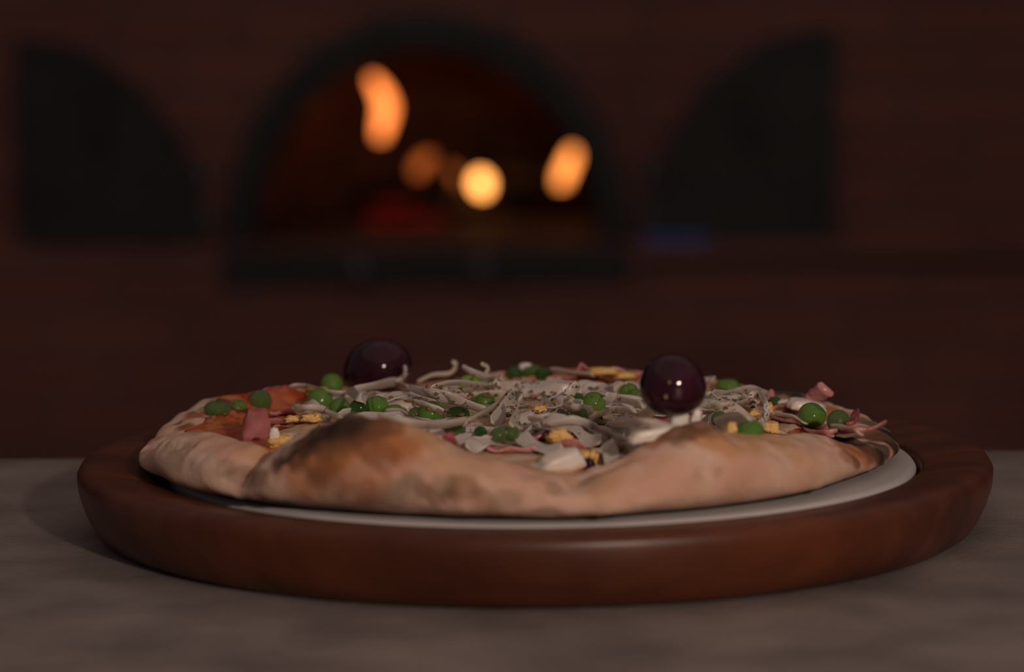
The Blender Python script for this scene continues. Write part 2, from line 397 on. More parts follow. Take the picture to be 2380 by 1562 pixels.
def march(px, py, lift=0.0, rmax=.119, H=None):
    d = ray(px, py); t = .86
    last = None
    while t < 1.25:
        P = CAM+d*t
        r = hypot(P[0]-PX, P[1])
        if r < rmax:
            last = P
            if P[2] <= hmi(P[0], P[1], H)+lift: return P
        t += .0006
    if last is None:
        t = -CAM[2]/d[2]*.9; return CAM+d*t
    return last
def surf3(px, py):                      # first hit of the bare crust, for placing browning
    d = ray(px, py); t = .86
    while t < 1.25:
        P = CAM+d*t
        if hypot(P[0]-PX, P[1]) < .1375 and P[2] <= hmi(P[0], P[1], BASE)+.0002:
            return P if hypot(P[0]-PX, P[1]) > .109 or (px < 560 and py < 1000) else surf3(px, py+3)
        t += .0005
    return CAM+d*((1.04-.12)/d[1]*1.0)

GR = [([(352, 1092), (350, 1068), (368, 1048), (400, 1038), (440, 1034)], .0045, .0026), ([(385, 1100), (400, 1075), (430, 1050), (470, 1030)], .004, -.0012),
      ([(1935, 1026), (1985, 1050), (2020, 1072), (2040, 1090)], .0035, .0016), ([(1975, 1022), (2020, 1038), (2060, 1060)], .003, -.0014), ([(2000, 1030), (2050, 1052), (2070, 1075)], .003, .0012),
      ([(640, 1130), (642, 1100), (665, 1062), (705, 1020)], .0035, .0020), ([(1310, 1150), (1335, 1120), (1400, 1092), (1460, 1062)], .005, .0016), ([(1690, 1000), (1720, 1030), (1800, 1050)], .006, .0010)]
for line, wdg, dep_ in GR:                  # creases (and ridges) of the folded rim
    Q = catmull([surf3(*q) for q in line], 24)
    for idx in range(len(V)):
        p = CV[idx]
        if hypot(p[0]-PX, p[1]) < .10: continue
        dd = min((p[0]-q[0])**2+(p[1]-q[1])**2+(p[2]-q[2])**2 for q in Q[::2])
        if dd < (3*wdg)**2:
            g = dep_*exp(-dd/(wdg*.6)**2); rr_ = hypot(p[0]-PX, p[1]); nx_, ny_ = (p[0]-PX)/rr_, p[1]/rr_
            CV[idx] = (p[0]-nx_*g*.6, p[1]-ny_*g*.6, p[2]-g*.8)
V = [tuple(p) for p in CV]
def lerp(a, b, t): return a*(1-t)+b*t
cols = np.zeros((len(CV), 3))
DOUGH = np.array([.62, .43, .32]); PINK = np.array([.60, .34, .24]); TAN = np.array([.50, .29, .15]); GOLD = np.array([.52, .27, .115]); ORNG = np.array([.42, .14, .045]); BRN = np.array([.16, .065, .03]); BLK = np.array([.022, .014, .010]); GREY = np.array([.27, .19, .13]); RED = np.array([.33, .035, .012])
# spots of baking, plus grey painted as shade in the left notch: x, y (photo), radius mm, colour, strength, vertical squash
SP = [
 (480, 1030, 12, PINK, .7), (430, 1060, 9, GREY, .55), (365, 1060, 5, GREY, .75), (395, 1045, 5, GREY, .7), (350, 1080, 4, GREY, .5), (400, 1100, 8, GREY, .45), (455, 1075, 6, GREY, .6),
 (540, 1050, 10, PINK, .8), (600, 1040, 9, TAN, .7), (620, 1060, 6, GOLD, .6), (560, 1105, 7, BRN, .5), (610, 1115, 8, BRN, .65), (520, 1090, 6, GREY, .6), (640, 1120, 5, BRN, .4),
 (660, 1090, 8, ORNG, .6), (690, 1060, 8, BRN, .8), (650, 1075, 5, BLK, .6), (720, 1015, 8, BRN, .9), (745, 995, 9, BLK, .6), (785, 980, 9, BLK, .75), (825, 976, 7, BLK, .6), (850, 984, 10, BRN, .7), (770, 1010, 10, BRN, .55), (905, 985, 7, BRN, .6), (700, 1035, 7, BLK, .6), (668, 1062, 6, BLK, .6), (650, 1085, 6, BLK, .6), (740, 1030, 7, BRN, .8), (815, 1005, 8, BRN, .7), (850, 1010, 5, BRN, .6), (770, 1000, 10, BRN, .8),
 (860, 985, 9, BRN, .6), (800, 1020, 12, GOLD, .8), (760, 1050, 12, GOLD, .8), (870, 1020, 14, ORNG, .5), (940, 1010, 12, GOLD, .8), (1000, 1020, 8, GOLD, .8), (900, 990, 9, GOLD, .8),
 (720, 1100, 12, ORNG, .65), (700, 1075, 6, BRN, .55), (760, 1090, 7, BRN, .45), (730, 1060, 6, TAN, .6), (790, 1045, 5, BRN, .4), (830, 1080, 16, ORNG, .6), (880, 1060, 8, BRN, .5), (930, 1050, 9, ORNG, .5), (960, 1070, 14, PINK, .8), (1080, 1070, 12, TAN, .6), (650, 1110, 5, ORNG, .8), (740, 1110, 6, BRN, .55), (800, 1130, 7, BRN, .35), (860, 1140, 8, BRN, .35),
 (940, 1140, 7, GREY, .6), (985, 1140, 5, BRN, .6), (1020, 1160, 6, BRN, .6), (1075, 1135, 7, BRN, .5), (1045, 1160, 6, BRN, .35), (1030, 1130, 6, GREY, .6), (1120, 1150, 5, BRN, .4), (960, 1120, 6, GREY, .7), (920, 1165, 8, GREY, .4), (1180, 1155, 7, GREY, .5),
 (1270, 1130, 8, PINK, .5), (1200, 1110, 10, PINK, .6), (1330, 1115, 6, TAN, .6), (1290, 1135, 5, GREY, .6), (1370, 1110, 6, GREY, .5), (1400, 1110, 8, TAN, .7), (1350, 1090, 5, BRN, .35),
 (1470, 1060, 7, GOLD, .5), (1520, 1025, 7, ORNG, .6), (1570, 1000, 9, BRN, .6), (1600, 1005, 5, BRN, .7), (1620, 985, 7, BRN, .65), (1660, 1000, 6, BRN, .5), (1640, 1020, 7, GOLD, .85), (1690, 1030, 7, GOLD, .8), (1580, 1025, 4, BRN, .4), (1540, 1010, 5, ORNG, .6),
 (1740, 1020, 9, TAN, .9), (1800, 1025, 8, TAN, .9), (1730, 1060, 10, PINK, .7), (1620, 1100, 5, BRN, .35), (1660, 1090, 4, BRN, .3), (1550, 1110, 14, PINK, .8), (1450, 1130, 12, PINK, .8), (1700, 1120, 12, PINK, .6), (1850, 1060, 6, TAN, .7), (1610, 1130, 8, GOLD, .25), (1870, 1090, 10, PINK, .5),
 (1975, 1040, 9, ORNG, .85), (2015, 1055, 9, ORNG, .8), (1950, 1020, 8, BLK, .85), (1980, 1026, 8, BLK, .85), (2015, 1040, 6, BLK, .85), (2045, 1055, 6, BLK, .85), (2060, 1070, 6, BRN, .8), (2000, 1075, 5, BRN, .7), (1970, 1060, 5, BRN, .5), (2070, 1030, 6, BRN, .8), (2080, 1015, 9, BLK, .9), (2098, 1035, 8, BLK, .95), (2095, 1055, 6, BLK, .8), (2050, 1075, 5, BRN, .7), (2080, 1060, 5, BRN, .9), (2000, 1075, 5, BRN, .4), (1945, 1025, 5, BRN, .6), (2060, 1000, 6, BLK, .7), (2030, 1000, 5, TAN, .7),
 (452, 962, 6, ORNG*.8, .95), (448, 957, 3, BRN, .8), (428, 990, 5, ORNG*.7, .95), (415, 984, 3, BRN, .8), (500, 925, 4, BLK, .5),
]
SP.sort(key=lambda t: (-1 if t[3][0] > .3 else 0, -t[3][0])); SP.sort(key=lambda t: 0 if t[3][0] > .3 else 1)
SPW = [(surf3(x, y), r*.001, c, s) for x, y, r, c, s in SP]
BACKSP = [(80, .010, BLK, .9, .134), (72, .009, BLK, .85, .134), (88, .010, BLK, .9, .136), (78, .009, BRN, .7, .126), (66, .007, BRN, .8, .133), (122, .012, BLK, .95, .124), (127, .012, ORNG, .9, .114), (118, .010, BLK, .8, .128), (172, .020, ORNG, .8, .117), (160, .016, GOLD, .7, .12), (150, .014, TAN, .7, .12), (140, .012, GOLD, .6, .12), (95, .012, BLK, .8, .133), (105, .012, ORNG, .7, .122), (84, .008, BRN, .7, .13), (-145, .02, GOLD, .5, .118), (-165, .02, TAN, .6, .12)]
for ph, r, c, s, rad in BACKSP:
    x = PX+rad*sin(radians(ph)); y = -rad*cos(radians(ph)); SPW.append((np.array([x, y, hmi(x, y, BASE)]), r, c, s))
X, Y, Z = CV[:, 0], CV[:, 1], CV[:, 2]
N1 = np.array([fn(x, y, z, 70, 21) for x, y, z in V]); N2 = np.array([fn(x, y, z, 230, 31) for x, y, z in V]); N3 = np.array([fn(x, y, z, 25, 41) for x, y, z in V])
cols[:] = DOUGH
def mixc(c, w_):
    global cols
    w_ = np.clip(w_, 0, 1)[:, None]; cols = cols*(1-w_)+np.array(c)[None, :]*w_
mixc(PINK, .35+N3*1.2)
mixc(TAN, (N1-.1)*1.2)
mixc(GREY, (N1*.6+N2*.5-.22)*1.6)
N4 = np.array([fn(x, y, z, 600, 51) for x, y, z in V])
mixc(BRN, (N2*.7+N4*.6-.38)*1.2); mixc([.72, .56, .46], (N4*.5-N1*.5-.1)*1.2)
for P, r, c, s in SPW:
    d = np.sqrt((X-P[0])**2+((Y-P[1])*.8)**2+((Z-P[2])*1.25)**2)
    f = 1-d/(r*(1+.45*N1+.35*N2)); f = np.clip(f*1.9, 0, 1)
    mixc(c, f*f*(3-2*f)*s)
# scorched underside edge, with the shadow line below the crust painted in
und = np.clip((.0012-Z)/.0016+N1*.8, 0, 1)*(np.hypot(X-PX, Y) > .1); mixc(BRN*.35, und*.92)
pizza = empty('pizza', (0, 0, Z0)); tag(pizza, 'whole baked pizza with puffed charred crust, on the white plate', 'pizza')
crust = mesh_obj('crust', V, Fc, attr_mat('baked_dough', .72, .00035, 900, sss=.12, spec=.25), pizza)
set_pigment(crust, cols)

# sauce and cheese: thin irregular layers that lie on the dough
def layer(name, m, edge_fn, th, parent, colfn):
    n = 420; K = 90; V = []; Fc = []; ccs = []
    for i in range(n):
        phi = -180+360*i/n; e = edge_fn(phi)
        for k in range(K):
            r = max(.0005, (e+.006)*k/(K-1)); x = PX+r*sin(radians(phi)); y = -r*cos(radians(phi))
            edge = (e-r)/.004+1.6*fn(x, y, 0, 140, 77)
            z = hmi(x, y, BASE)+th*max(-1.5, min(1, edge))+.0005*fn(x, y, 0, 190, 5)
            V.append((x, y, z)); ccs.append(colfn(x, y))
    for i in range(n):
        j = (i+1) % n
        for k in range(K-1): Fc.append((i*K+k, i*K+k+1, j*K+k+1, j*K+k))
    o = mesh_obj(name, V, Fc, m, parent); set_pigment(o, ccs); return o, np.array(V)
def e_sauce(phi):
    H = Hc(phi); return PR-.0265-.18*H+.0035*fn(cos(radians(phi)), sin(radians(phi)), 2, 6)+(.016*exp(-((phi+117)/24)**2)) + .006*exp(-((phi+88)/12)**2) + .005*exp(-((phi+1)/8)**2)
def c_sauce(x, y):
    a = .5+.9*fn(x, y, 0, 130, 3); b = .5+fn(x, y, 0, 60, 8)
    c = np.array([.42, .03, .010])*(1-a)+np.array([.55, .17, .03])*a
    if b > .78: c = c*.25
    return np.clip(c, 0, 1)
def e_cheese(phi):
    return PR-.034-.2*Hc(phi)+.007*fn(cos(radians(phi)), sin(radians(phi)), 7, 7)-(.012 if -130 < phi < -70 else 0)
def c_cheese(x, y):
    a = min(1, max(0, .5+1.1*fn(x, y, 0, 90, 13))); return np.array([.60, .38, .20])*(1-a)+np.array([.58, .47, .36])*a
sauce, SV = layer('tomato_sauce', attr_mat('tomato_sauce', .28, .0003, 700, coat=.3), e_sauce, .0009, pizza, c_sauce)
cheese, ChV = layer('melted_cheese', attr_mat('melted_cheese', .35, .0003, 500, sss=.1, coat=.2), e_cheese, .0019, pizza, c_cheese)
for VV in (SV, ChV):
    for x, y, z in VV:
        a, b = cell(x, y)
        if HM[a, b] < z: HM[a, b] = z

# ------------------------------------------------------------------ toppings
def put_disc(x, y, r, ztop, dome=True):
    a0, b0 = cell(x-r, y-r); a1, b1 = cell(x+r, y+r)
    for a in range(max(0, a0), min(NX, a1+1)):
        for b in range(max(0, b0), min(NX, b1+1)):
            d2 = ((a/G-.18-x)**2+(b/G-.18-y)**2)/(r*r)
            if d2 <= 1:
                z = ztop-r*(1-sqrt(1-d2)) if dome else ztop
                HM[a, b] = max(HM[a, b], z)
def max_under(x, y, r):
    a0, b0 = cell(x-r, y-r); a1, b1 = cell(x+r, y+r)
    return float(HM[max(0, a0):a1+1, max(0, b0):b1+1].max())
def ribbon(name, pts, wd, th, m, tilt=0, taper=(.55, .5), curl=0, wob=0, seed=0):
    """a strip of cut vegetable or meat: rounded section, origin at its middle"""
    n = len(pts)-1; V = []; Fc = []; K = 10
    mid = pts[n//2]; mid = np.array(mid)
    for i in range(n+1):
        t = i/n; a = pts[max(0, i-1)]; b = pts[min(n, i+1)]; T = b-a; T = T/(np.linalg.norm(T)+1e-9)
        S = np.cross(T, np.array([0, 0, 1.])); S = S/(np.linalg.norm(S)+1e-9); U = np.cross(S, T)
        tl = tilt+wob*noise.noise(Vector((seed, t*2.5, 0)))*2; S, U = S*cos(tl)+U*sin(tl), U*cos(tl)-S*sin(tl)
        e = min(1, t*n/1.6+taper[0], (1-t)*n/1.6+taper[1]); ww = wd*.5*e*(1+.18*noise.noise(Vector((seed, t*4, 3)))); hh = th*.5*(.6+.4*e)
        for k in range(K):
            q = 2*pi*k/K; cx = copysign(abs(cos(q))**.55, cos(q)); cz = copysign(abs(sin(q))**.7, sin(q))
            V.append(pts[i]+S*ww*cx+U*(hh*cz+curl*wd*(cx*cx-.5))-mid)
    for i in range(n):
        for k in range(K): Fc.append((i*K+k, (i+1)*K+k, (i+1)*K+(k+1) % K, i*K+(k+1) % K))
    Fc.append(tuple(range(K))); Fc.append(tuple(n*K+k for k in range(K))[::-1])
    return mesh_obj(name, V, Fc, m, loc=(mid[0], mid[1], mid[2]+Z0))
def stamp(pts, wd, th):
    for p in pts:
        r = wd*.42; a0, b0 = cell(p[0]-r, p[1]-r); a1, b1 = cell(p[0]+r, p[1]+r)
        for a in range(max(0, a0), min(NX, a1+1)):
            for b in range(max(0, b0), min(NX, b1+1)):
                if (a/G-.18-p[0])**2+(b/G-.18-p[1])**2 <= r*r: HM[a, b] = max(HM[a, b], p[2]+th*.5)
def drape(P, wd, th, stiff=10):
    """lay a line of plan points over what is already there"""
    z = np.array([max_under(p[0], p[1], wd*.33) for p in P])+th*.5; h = z.copy()
    for _ in range(stiff):
        s = z.copy(); s[1:-1] = (z[:-2]+z[2:])*.5; s[0] = z[0]*.7+z[1]*.3; s[-1] = z[-1]*.7+z[-2]*.3; z = np.maximum(h, s)
    return [np.array([p[0], p[1], zz]) for p, zz in zip(P, z)]

M_on = [mat('translucent_onion_%s' % n, c, .28, c2, 120, bump=.00022, bscale=500, sss=.4, sssr=(.006, .005, .004), spec=.6, trans=.18)
        for n, c, c2 in (('white', (.66, .57, .49), (.76, .68, .60)), ('grey', (.60, .52, .46), (.70, .62, .55)), ('cream', (.62, .52, .39), (.68, .59, .48)))]
M_ham = [mat('cooked_ham_%s' % n, c, .28, c2, 260, bump=.0003, bscale=450, sss=.25, sssr=(.004, .0015, .001))
         for n, c, c2 in (('pink', (.44, .17, .165), (.58, .29, .27)), ('dark', (.30, .07, .075), (.42, .12, .12)))]
M_egg = mat('egg_white', (.74, .66, .55), .35, (.80, .74, .66), 90, sss=.3, bump=.0002, bscale=300)
M_yolk = mat('egg_yolk', (.70, .42, .10), .75, (.78, .52, .20), 200, bump=.0007, bscale=500)
M_pea = [mat('pea_%s' % n, c, .14, c2, 170, bump=b, bscale=bs, spec=.5, coat=.5, sss=.2, sssr=(.001, .003, .0005))
         for n, c, c2, b, bs in (('green', (.060, .17, .006), (.11, .26, .012), .00008, 500), ('dull', (.075, .15, .022), (.15, .25, .055), .0003, 300), ('dark', (.028, .10, .012), (.05, .16, .02), .00035, 260), ('light', (.20, .36, .03), (.26, .42, .05), .00006, 400))]
M_olive = mat('black_olive', (.018, .004, .008),   .10, (.040, .006, .016), 60, bump=.00004, bscale=300, spec=.35, lo=.42, hi=.72)
M_herb = mat('dried_oregano', (.13, .075, .035), .8, (.26, .13, .07), 300)
M_hamd = mat('cooked_ham_matte', (.27, .075, .075), .6, (.40, .14, .13), 200, bump=.0001, bscale=400, sss=.2, sssr=(.004, .0015, .001), spec=.25)
M_herbg = mat('dried_oregano_green', (.06, .07, .02), .8, (.14, .13, .05), 300)

MARKS = []   # handles for things that others can be described by: (px, py, text)

# --- pea meshes
def pea_mesh(kind, seed):
    bm = bmesh.new(); bmesh.ops.create_icosphere(bm, subdivisions=4, radius=1)
    for v in bm.verts:
        p = v.co.copy(); s = 1+.03*noise.noise(p*1.3+Vector((seed, 0, 0)))
        if kind == 'wrinkled':
            s += .055*noise.noise(Vector((p.x*1.5, p.y*5, p.z*1.5+seed)))-.05*abs(noise.noise(p*2.4+Vector((seed, 2, 0))))
        if kind == 'dented':
            d = (p-Vector((.35, -.3, .9)).normalized()).length; s -= .20*exp(-(d/.45)**2); s -= .03*noise.noise(p*4+Vector((seed, 0, 0)))
        if kind == 'split':
            s -= .16*exp(-((p.x+.25*p.z+.1)/.09)**2)*(p.z > -.3) ; s += .03*noise.noise(p*3+Vector((seed, 0, 0)))
        v.co = p*s
        if kind == 'flat': v.co.z *= .62; v.co.z += .1*noise.noise(p*2+Vector((seed, 1, 0)))
    me = bpy.data.meshes.new('pea'); bm.to_mesh(me); bm.free(); me.polygons.foreach_set('use_smooth', [True]*len(me.polygons)); return me
PM = {}
def pea(px, py, wpx, kind, mi, lab, handle=None, lift=.22, sq=.94):
    key = (kind, mi, int(px) % 2)
    if key not in PM:
        me = pea_mesh(kind, len(PM)*3.7); me.materials.append(M_pea[mi]); PM[key] = me
    r0 = wpx*.5*1.03/F_PX
    P = march(px, py, r0*lift*(.62 if kind == 'flat' else 1)); dep = (P-CAM)@FWD; r = wpx*.5*dep/F_PX
    o = bpy.data.objects.new('pea', PM[key]); link(o); o.location = (P[0], P[1], P[2]+Z0); o.scale = (r, r, r*sq)
    o.rotation_euler = (rng.uniform(-.3, .3), rng.uniform(-.3, .3), rng.uniform(-.8, .8))
    put_disc(P[0], P[1], r*.95, P[2]+r*sq*(.62 if kind == 'flat' else 1)*.97)
    tag(o, lab, 'pea', 'peas scattered on the pizza')
    if handle: MARKS.append((px, py, handle))
    return o
def marks_add(px, py, t): MARKS.append((px, py, t))

# --- ham (first layer, flat pieces)
def ham(pts, wpx, lab, mi=0, th=.0014, tilt=0, lifts=None, drp=True):
    C3 = []
    for i, (x, y) in enumerate(pts): C3.append(march(x, y, .0008+(lifts[i]*.001 if lifts else 0)))
    P = catmull(C3, 16); wd = wpx*1.25/F_PX
    if drp: P = drape(P, wd, th, 6)
    o = ribbon('ham_strip', P, wd, th, M_ham[mi], tilt+.3, (.85, .85), .1, .5, pts[0][0]); stamp(P, wd, th)
    tag(o, lab, 'ham', 'ham shreds on the pizza'); return o
ham([(1120, 905), (1200, 900), (1290, 908)], 60, 'wide pink ham slice lying under the onion in the far centre')
ham([(1250, 890), (1340, 885), (1420, 900)], 70, 'large pink ham slice right of the far onion heap, left of right olive')
ham([(1400, 885), (1450, 878), (1490, 890)], 45, 'pink ham piece behind and left of the right olive')
ham([(1230, 925), (1300, 915), (1330, 918)], 35, 'rosy ham strip in the middle of the pizza amid herb flakes')
ham([(1130, 1045), (1190, 1048), (1250, 1052)], 32, 'bright pink ham strip at the front above the red sauce line')
ham([(1040, 1020), (1090, 1030), (1130, 1040)], 24, 'narrow dark pink ham strip along the front crust, left of centre', 1)
ham([(1235, 1022), (1270, 1015), (1300, 1025)], 42, 'pink ham piece left of the front egg yolk crumbs')
ham([(1280, 1030), (1330, 1040), (1380, 1045)], 40, 'rosy ham piece beneath the front egg yolk crumbs')
ham([(1350, 1025), (1400, 1035), (1440, 1045)], 34, 'pink ham strip right of the front egg yolk crumbs')
ham([(1420, 1000), (1470, 1005), (1500, 1010)], 30, 'pale ham strip at the front left of the long egg white slice')
ham([(1510, 982), (1560, 975), (1640, 978)], 34, 'dark pink ham slice under the right olive', 1)
ham([(630, 965), (670, 962), (715, 972)], 26, 'pink ham strip at left, beneath the grey onion strip')
ham([(620, 990), (670, 985), (730, 980)], 26, 'rose ham strip lying at left in front of yellow crumbs')
ham([(1790, 955), (1830, 950), (1862, 956)], 16, 'slim ham strip left of the large glossy pea at right')
ham([(1795, 972), (1850, 985), (1910, 1003), (1950, 1000)], 26, 'long pink ham strip in front of the two peas at right')
ham([(1940, 1005), (1985, 1000), (2015, 998), (2055, 984)], 20, 'pink ham strip sticking out over the right crust', lifts=[0, 1, 3, 6], drp=False)
ham([(1880, 1000), (1925, 1008), (1945, 990)], 28, 'short rose ham flake right of the long ham strip', lifts=[0, 1.5, 3], drp=False)
ham([(1975, 985), (1985, 975), (1990, 955)], 18, 'small pointed red ham tip at the far right', 1, lifts=[0, 2, 5], drp=False)
ham([(1885, 930), (1900, 918), (1920, 905)], 40, 'pink ham chunk standing up at the back right', lifts=[0, 3, 6], drp=False, th=.003)
ham([(1690, 945), (1720, 950), (1760, 940)], 24, 'wet pink ham strip between the right olive and the white onion hook')
ham([(1772, 935), (1784, 925), (1786, 912)], 26, 'pink ham tab standing right of the white onion hook', lifts=[0, 2, 3], drp=False)

# --- egg
def chunk(name, px, py, wpx, hpx, dpx, m, lab, cat, group, rot=(0, 0, 0), lift=0, seed=1, rough=.12, sub=3):
    sc_ = 1.02/F_PX; sx, sy, sz = wpx*sc_/2, dpx*sc_/2, hpx*sc_/2
    P = march(px, py, sz*.75+lift*.001)
    bm = bmesh.new(); bmesh.ops.create_cube(bm, size=2); bmesh.ops.subdivide_edges(bm, edges=bm.edges[:], cuts=5, use_grid_fill=True)
    for v in bm.verts:
        p = v.co; q = p.normalized()*1.2; c = p.lerp(q, .55)
        k = 1+1.5*rough*noise.noise(p*1.7+Vector((seed*3.1, seed, 0)))+rough*.5*noise.noise(p*4+Vector((seed, 0, 0)))
        v.co = Vector((c.x*sx*k*(1-.15*p.z), c.y*sy*k, c.z*sz*k))
    o = bm_obj(name, bm, m, None, True, loc=(P[0], P[1], P[2]+Z0)); o.rotation_euler = rot
    put_disc(P[0], P[1], max(sx, sy)*.9, P[2]+sz*.8, False)
    tag(o, lab, cat, group); return o
GE = 'chopped egg white on the pizza'; GY = 'egg yolk crumbs on the pizza'
ew = lambda *a, **k: chunk('egg_white_piece', *a[:5], M_egg, a[5], 'egg', GE, **k)
ey = lambda *a, **k: chunk('egg_yolk_crumb', *a[:5], M_yolk, a[5], 'egg', GY, rough=.3, **k)
chunk('ham_piece', 597, 992, 58, 84, 22, M_hamd, 'dark pink ham flap standing up behind the left crust', 'ham', 'ham shreds on the pizza', rot=(-.2, .12, .3), seed=41, rough=.16)
ey(735, 915, 70, 26, 60, 'yellow yolk patch between the glossy left pea and the far onion strip', seed=2)
ey(682, 974, 36, 14, 24, 'small flat yolk crumb on the pink ham at left', seed=3)
ey(724, 970, 44, 18, 30, 'larger yolk crumb on the ham, next to the charred crust hump', seed=35)
ey(655, 1025, 55, 26, 50, 'yellow yolk lump behind the left pleat of crust', seed=4)
ew(638, 1012, 22, 34, 20, 'small blurred egg white bit behind the left pleat of crust', seed=3)
ew(925, 945, 70, 24, 55, 'flat egg white slice with a brown fleck, below left olive', rot=(.25, 0, -.4), lift=1, seed=5)
ey(957, 930, 22, 16, 20, 'tiny yolk crumb on the onion right of the left olive slice', seed=6, lift=2)
ey(1255, 950, 26, 14, 22, 'tiny bright yolk crumb in the middle of the pizza', seed=7, lift=2)
ey(1302, 1012, 50, 26, 40, 'deep yellow yolk lump at the front centre', seed=8, lift=1)
ey(1332, 1002, 34, 30, 30, 'pale yolk piece touching the deep yellow lump at front', seed=9, lift=1)
ew(1302, 1075, 100, 44, 60, 'large blurred egg white wedge in the dip of the front crust', rot=(.2, -.25, .3), seed=10)
ew(1525, 1005, 120, 24, 50, 'long egg white slice left of the right-hand crust hump', rot=(0, -.15, .3), seed=11)
ew(1578, 962, 36, 52, 30, 'upright egg white cube just in front of the right olive', rot=(0, .05, .2), seed=12, lift=2)
ew(1618, 968, 20, 34, 16, 'small egg white tooth right of the upright white cube', rot=(0, .3, .2), seed=13, lift=1)
ew(1643, 968, 22, 34, 16, 'outer small egg white tooth beside the wrinkled pea', rot=(0, .45, -.2), seed=14, lift=1)
ew(1222, 852, 36, 18, 30, 'blurred egg white bit at the far back edge above peas', seed=15)
ew(1875, 942, 90, 26, 60, 'curved egg white slice behind the large glossy pea at right', rot=(.1, .15, .2), seed=16)
ew(1830, 935, 60, 14, 40, 'low egg white sliver left of the curved slice at right', seed=17)
ey(1725, 958, 70, 20, 60, 'crumbled yolk between the right olive and the onion hook', seed=18)
ey(1792, 992, 34, 24, 40, 'rough yolk lump hugging the white onion hook', seed=19, lift=1)
ey(1788, 948, 16, 22, 20, 'yolk crumb above the white onion hook', seed=20, lift=1)
ey(1700, 996, 22, 22, 20, 'small amber yolk crumb in front of wrinkled pea', seed=21, lift=1)
ey(1355, 1062, 50, 26, 40, 'blurred amber yolk bit behind front crust dip', seed=22)
ey(1385, 1062, 30, 30, 30, 'second blurred amber yolk bit beside the dark olive fragment at the front', seed=31)
chunk('olive_fragment', 1368, 1078, 26, 24, 24, M_olive, 'small dark blurred olive fragment in the dip of the front crust', 'olive', 'olive fragments on the pizza', seed=4)
ey(1400, 862, 70, 16, 40, 'yellowish yolk patch at the far back edge', seed=23)
ey(1450, 872, 50, 16, 40, 'yolk bit at the back left of the right olive', seed=24)

# --- onion shreds: hidden-to-middle layers laid by draping, then the distinct ones
def onion_fill(n, cx, cy, sx, sy, wr=(.0042, .0088), lr=(.014, .034)):
    out = []
    for _ in range(n):
        while True:
            x = cx+rng.uniform(-1, 1)*sx; y = cy+rng.uniform(-1, 1)*sy
            if ((x-cx)/sx)**2+((y-cy)/sy)**2 < 1: break
        L = rng.uniform(*lr); a = rng.gauss(0, .9); k = rng.uniform(-55, 55); nn = 12; P = []; th = a-k*L/2
        px_, py_ = x-cos(a)*L/2, y-sin(a)*L/2
        for i in range(nn+1):
            P.append((px_, py_)); th2 = th+k*L*i/nn; px_ += cos(th2)*L/nn; py_ += sin(th2)*L/nn
        wd = rng.uniform(*wr); tk = rng.uniform(.0005, .0008)
        Q = drape(P, wd, tk, 7); lift_end = rng.random()
        if lift_end < .35 and cy < .03 and wd < .006 and max(Q[0][1], Q[-1][1]) < .05:
            for i in range(4): Q[i] = Q[i]+np.array([0, 0, .0006*(4-i)**1.4])
        stamp(Q, wd, tk)
        o = ribbon('onion_strip', Q, wd, tk, M_on[rng.choice([0, 0, 1, 1, 2])], rng.choice([-1, 1])*rng.uniform(.1, .8), (.3, .3), rng.uniform(.05, .22), .5, x*900)
        tag(o, None, 'onion', 'onion shreds heaped on the pizza')
        out.append((o, L, k, wd, Q))
    return out
fill = onion_fill(74, .012, .010, .074, .078)
fill += onion_fill(16, .022, -.070, .045, .025)
fill += onion_fill(12, .075, .02, .022, .05)
fill += onion_fill(6, -.060, .03, .02, .03)

GO = 'onion shreds heaped on the pizza'
def onion(pts, wpx, lab, mi=0, tilt=0, lifts=None, th=.0008, handle=None, tap=(.55, .5)):
    C3 = [march(x, y, .0010+(lifts[i]*.001 if lifts else 0)) for i, (x, y) in enumerate(pts)]
    # keep the strip's depth steady: far jumps between neighbours are pulled back
    for i in range(1, len(C3)):
        if abs(C3[i][1]-C3[i-1][1]) > .05:
            d = ray(*pts[i]); C3[i] = CAM+d*((C3[i-1][1]+.02*np.sign(C3[i][1]-C3[i-1][1])+1.04)/d[1])
    P = catmull(C3, 22); wd = wpx*1.12/F_PX
    o = ribbon('onion_strip', P, wd, th, M_on[mi], tilt+.35, tap, .12, .25, pts[0][0]+pts[0][1]); stamp(P, wd, th)
    tag(o, lab, 'onion', GO)
    if handle: MARKS.append((pts[len(pts)//2][0], pts[len(pts)//2][1], handle))
    return o

# --- peas
pea(772, 893, 54, 'smooth', 0, 'bright green blurred pea just left of the left olive', 'blurred pea left of left olive')
pea(1196, 870, 42, 'wrinkled', 2, 'leftmost of the blurred peas at the far back edge', 'far back peas')
pea(1233, 862, 46, 'flat', 1, 'topmost of the blurred peas at the far back edge')
pea(1266, 872, 40, 'wrinkled', 2, 'rightmost of the blurred peas at the far back edge')
pea(1692, 898, 60, 'flat', 0, 'dark green flattened pea at the back right of the right olive', 'flat pea behind right olive', lift=.7)
pea(1091, 898, 58, 'smooth', 3, 'light yellow-green pea in the far onion heap', 'light yellow-green pea', lift=.3)
pea(1084, 938, 40, 'flat', 1, 'dull flat pea touching the left of a shiny dark pea in the centre', 'dull flat pea in centre')
pea(1128, 934, 48, 'dented', 0, 'shiny dented dark pea left of the centre, under herb flakes', 'shiny dented pea')
pea(1462, 912, 46, 'split', 0, 'split-skinned pea behind the pea touching the right olive', 'split-skinned pea')
pea(1480, 926, 50, 'dented', 0, 'green pea touching the left side of the right olive', 'pea touching right olive')
pea(1341, 929, 36, 'wrinkled', 2, 'small shrivelled pea behind the big round pea right of centre', 'shrivelled pea right of centre')
pea(1380, 938, 58, 'smooth', 0, 'big round green pea right of centre, left of the right olive', 'big round pea right of centre')
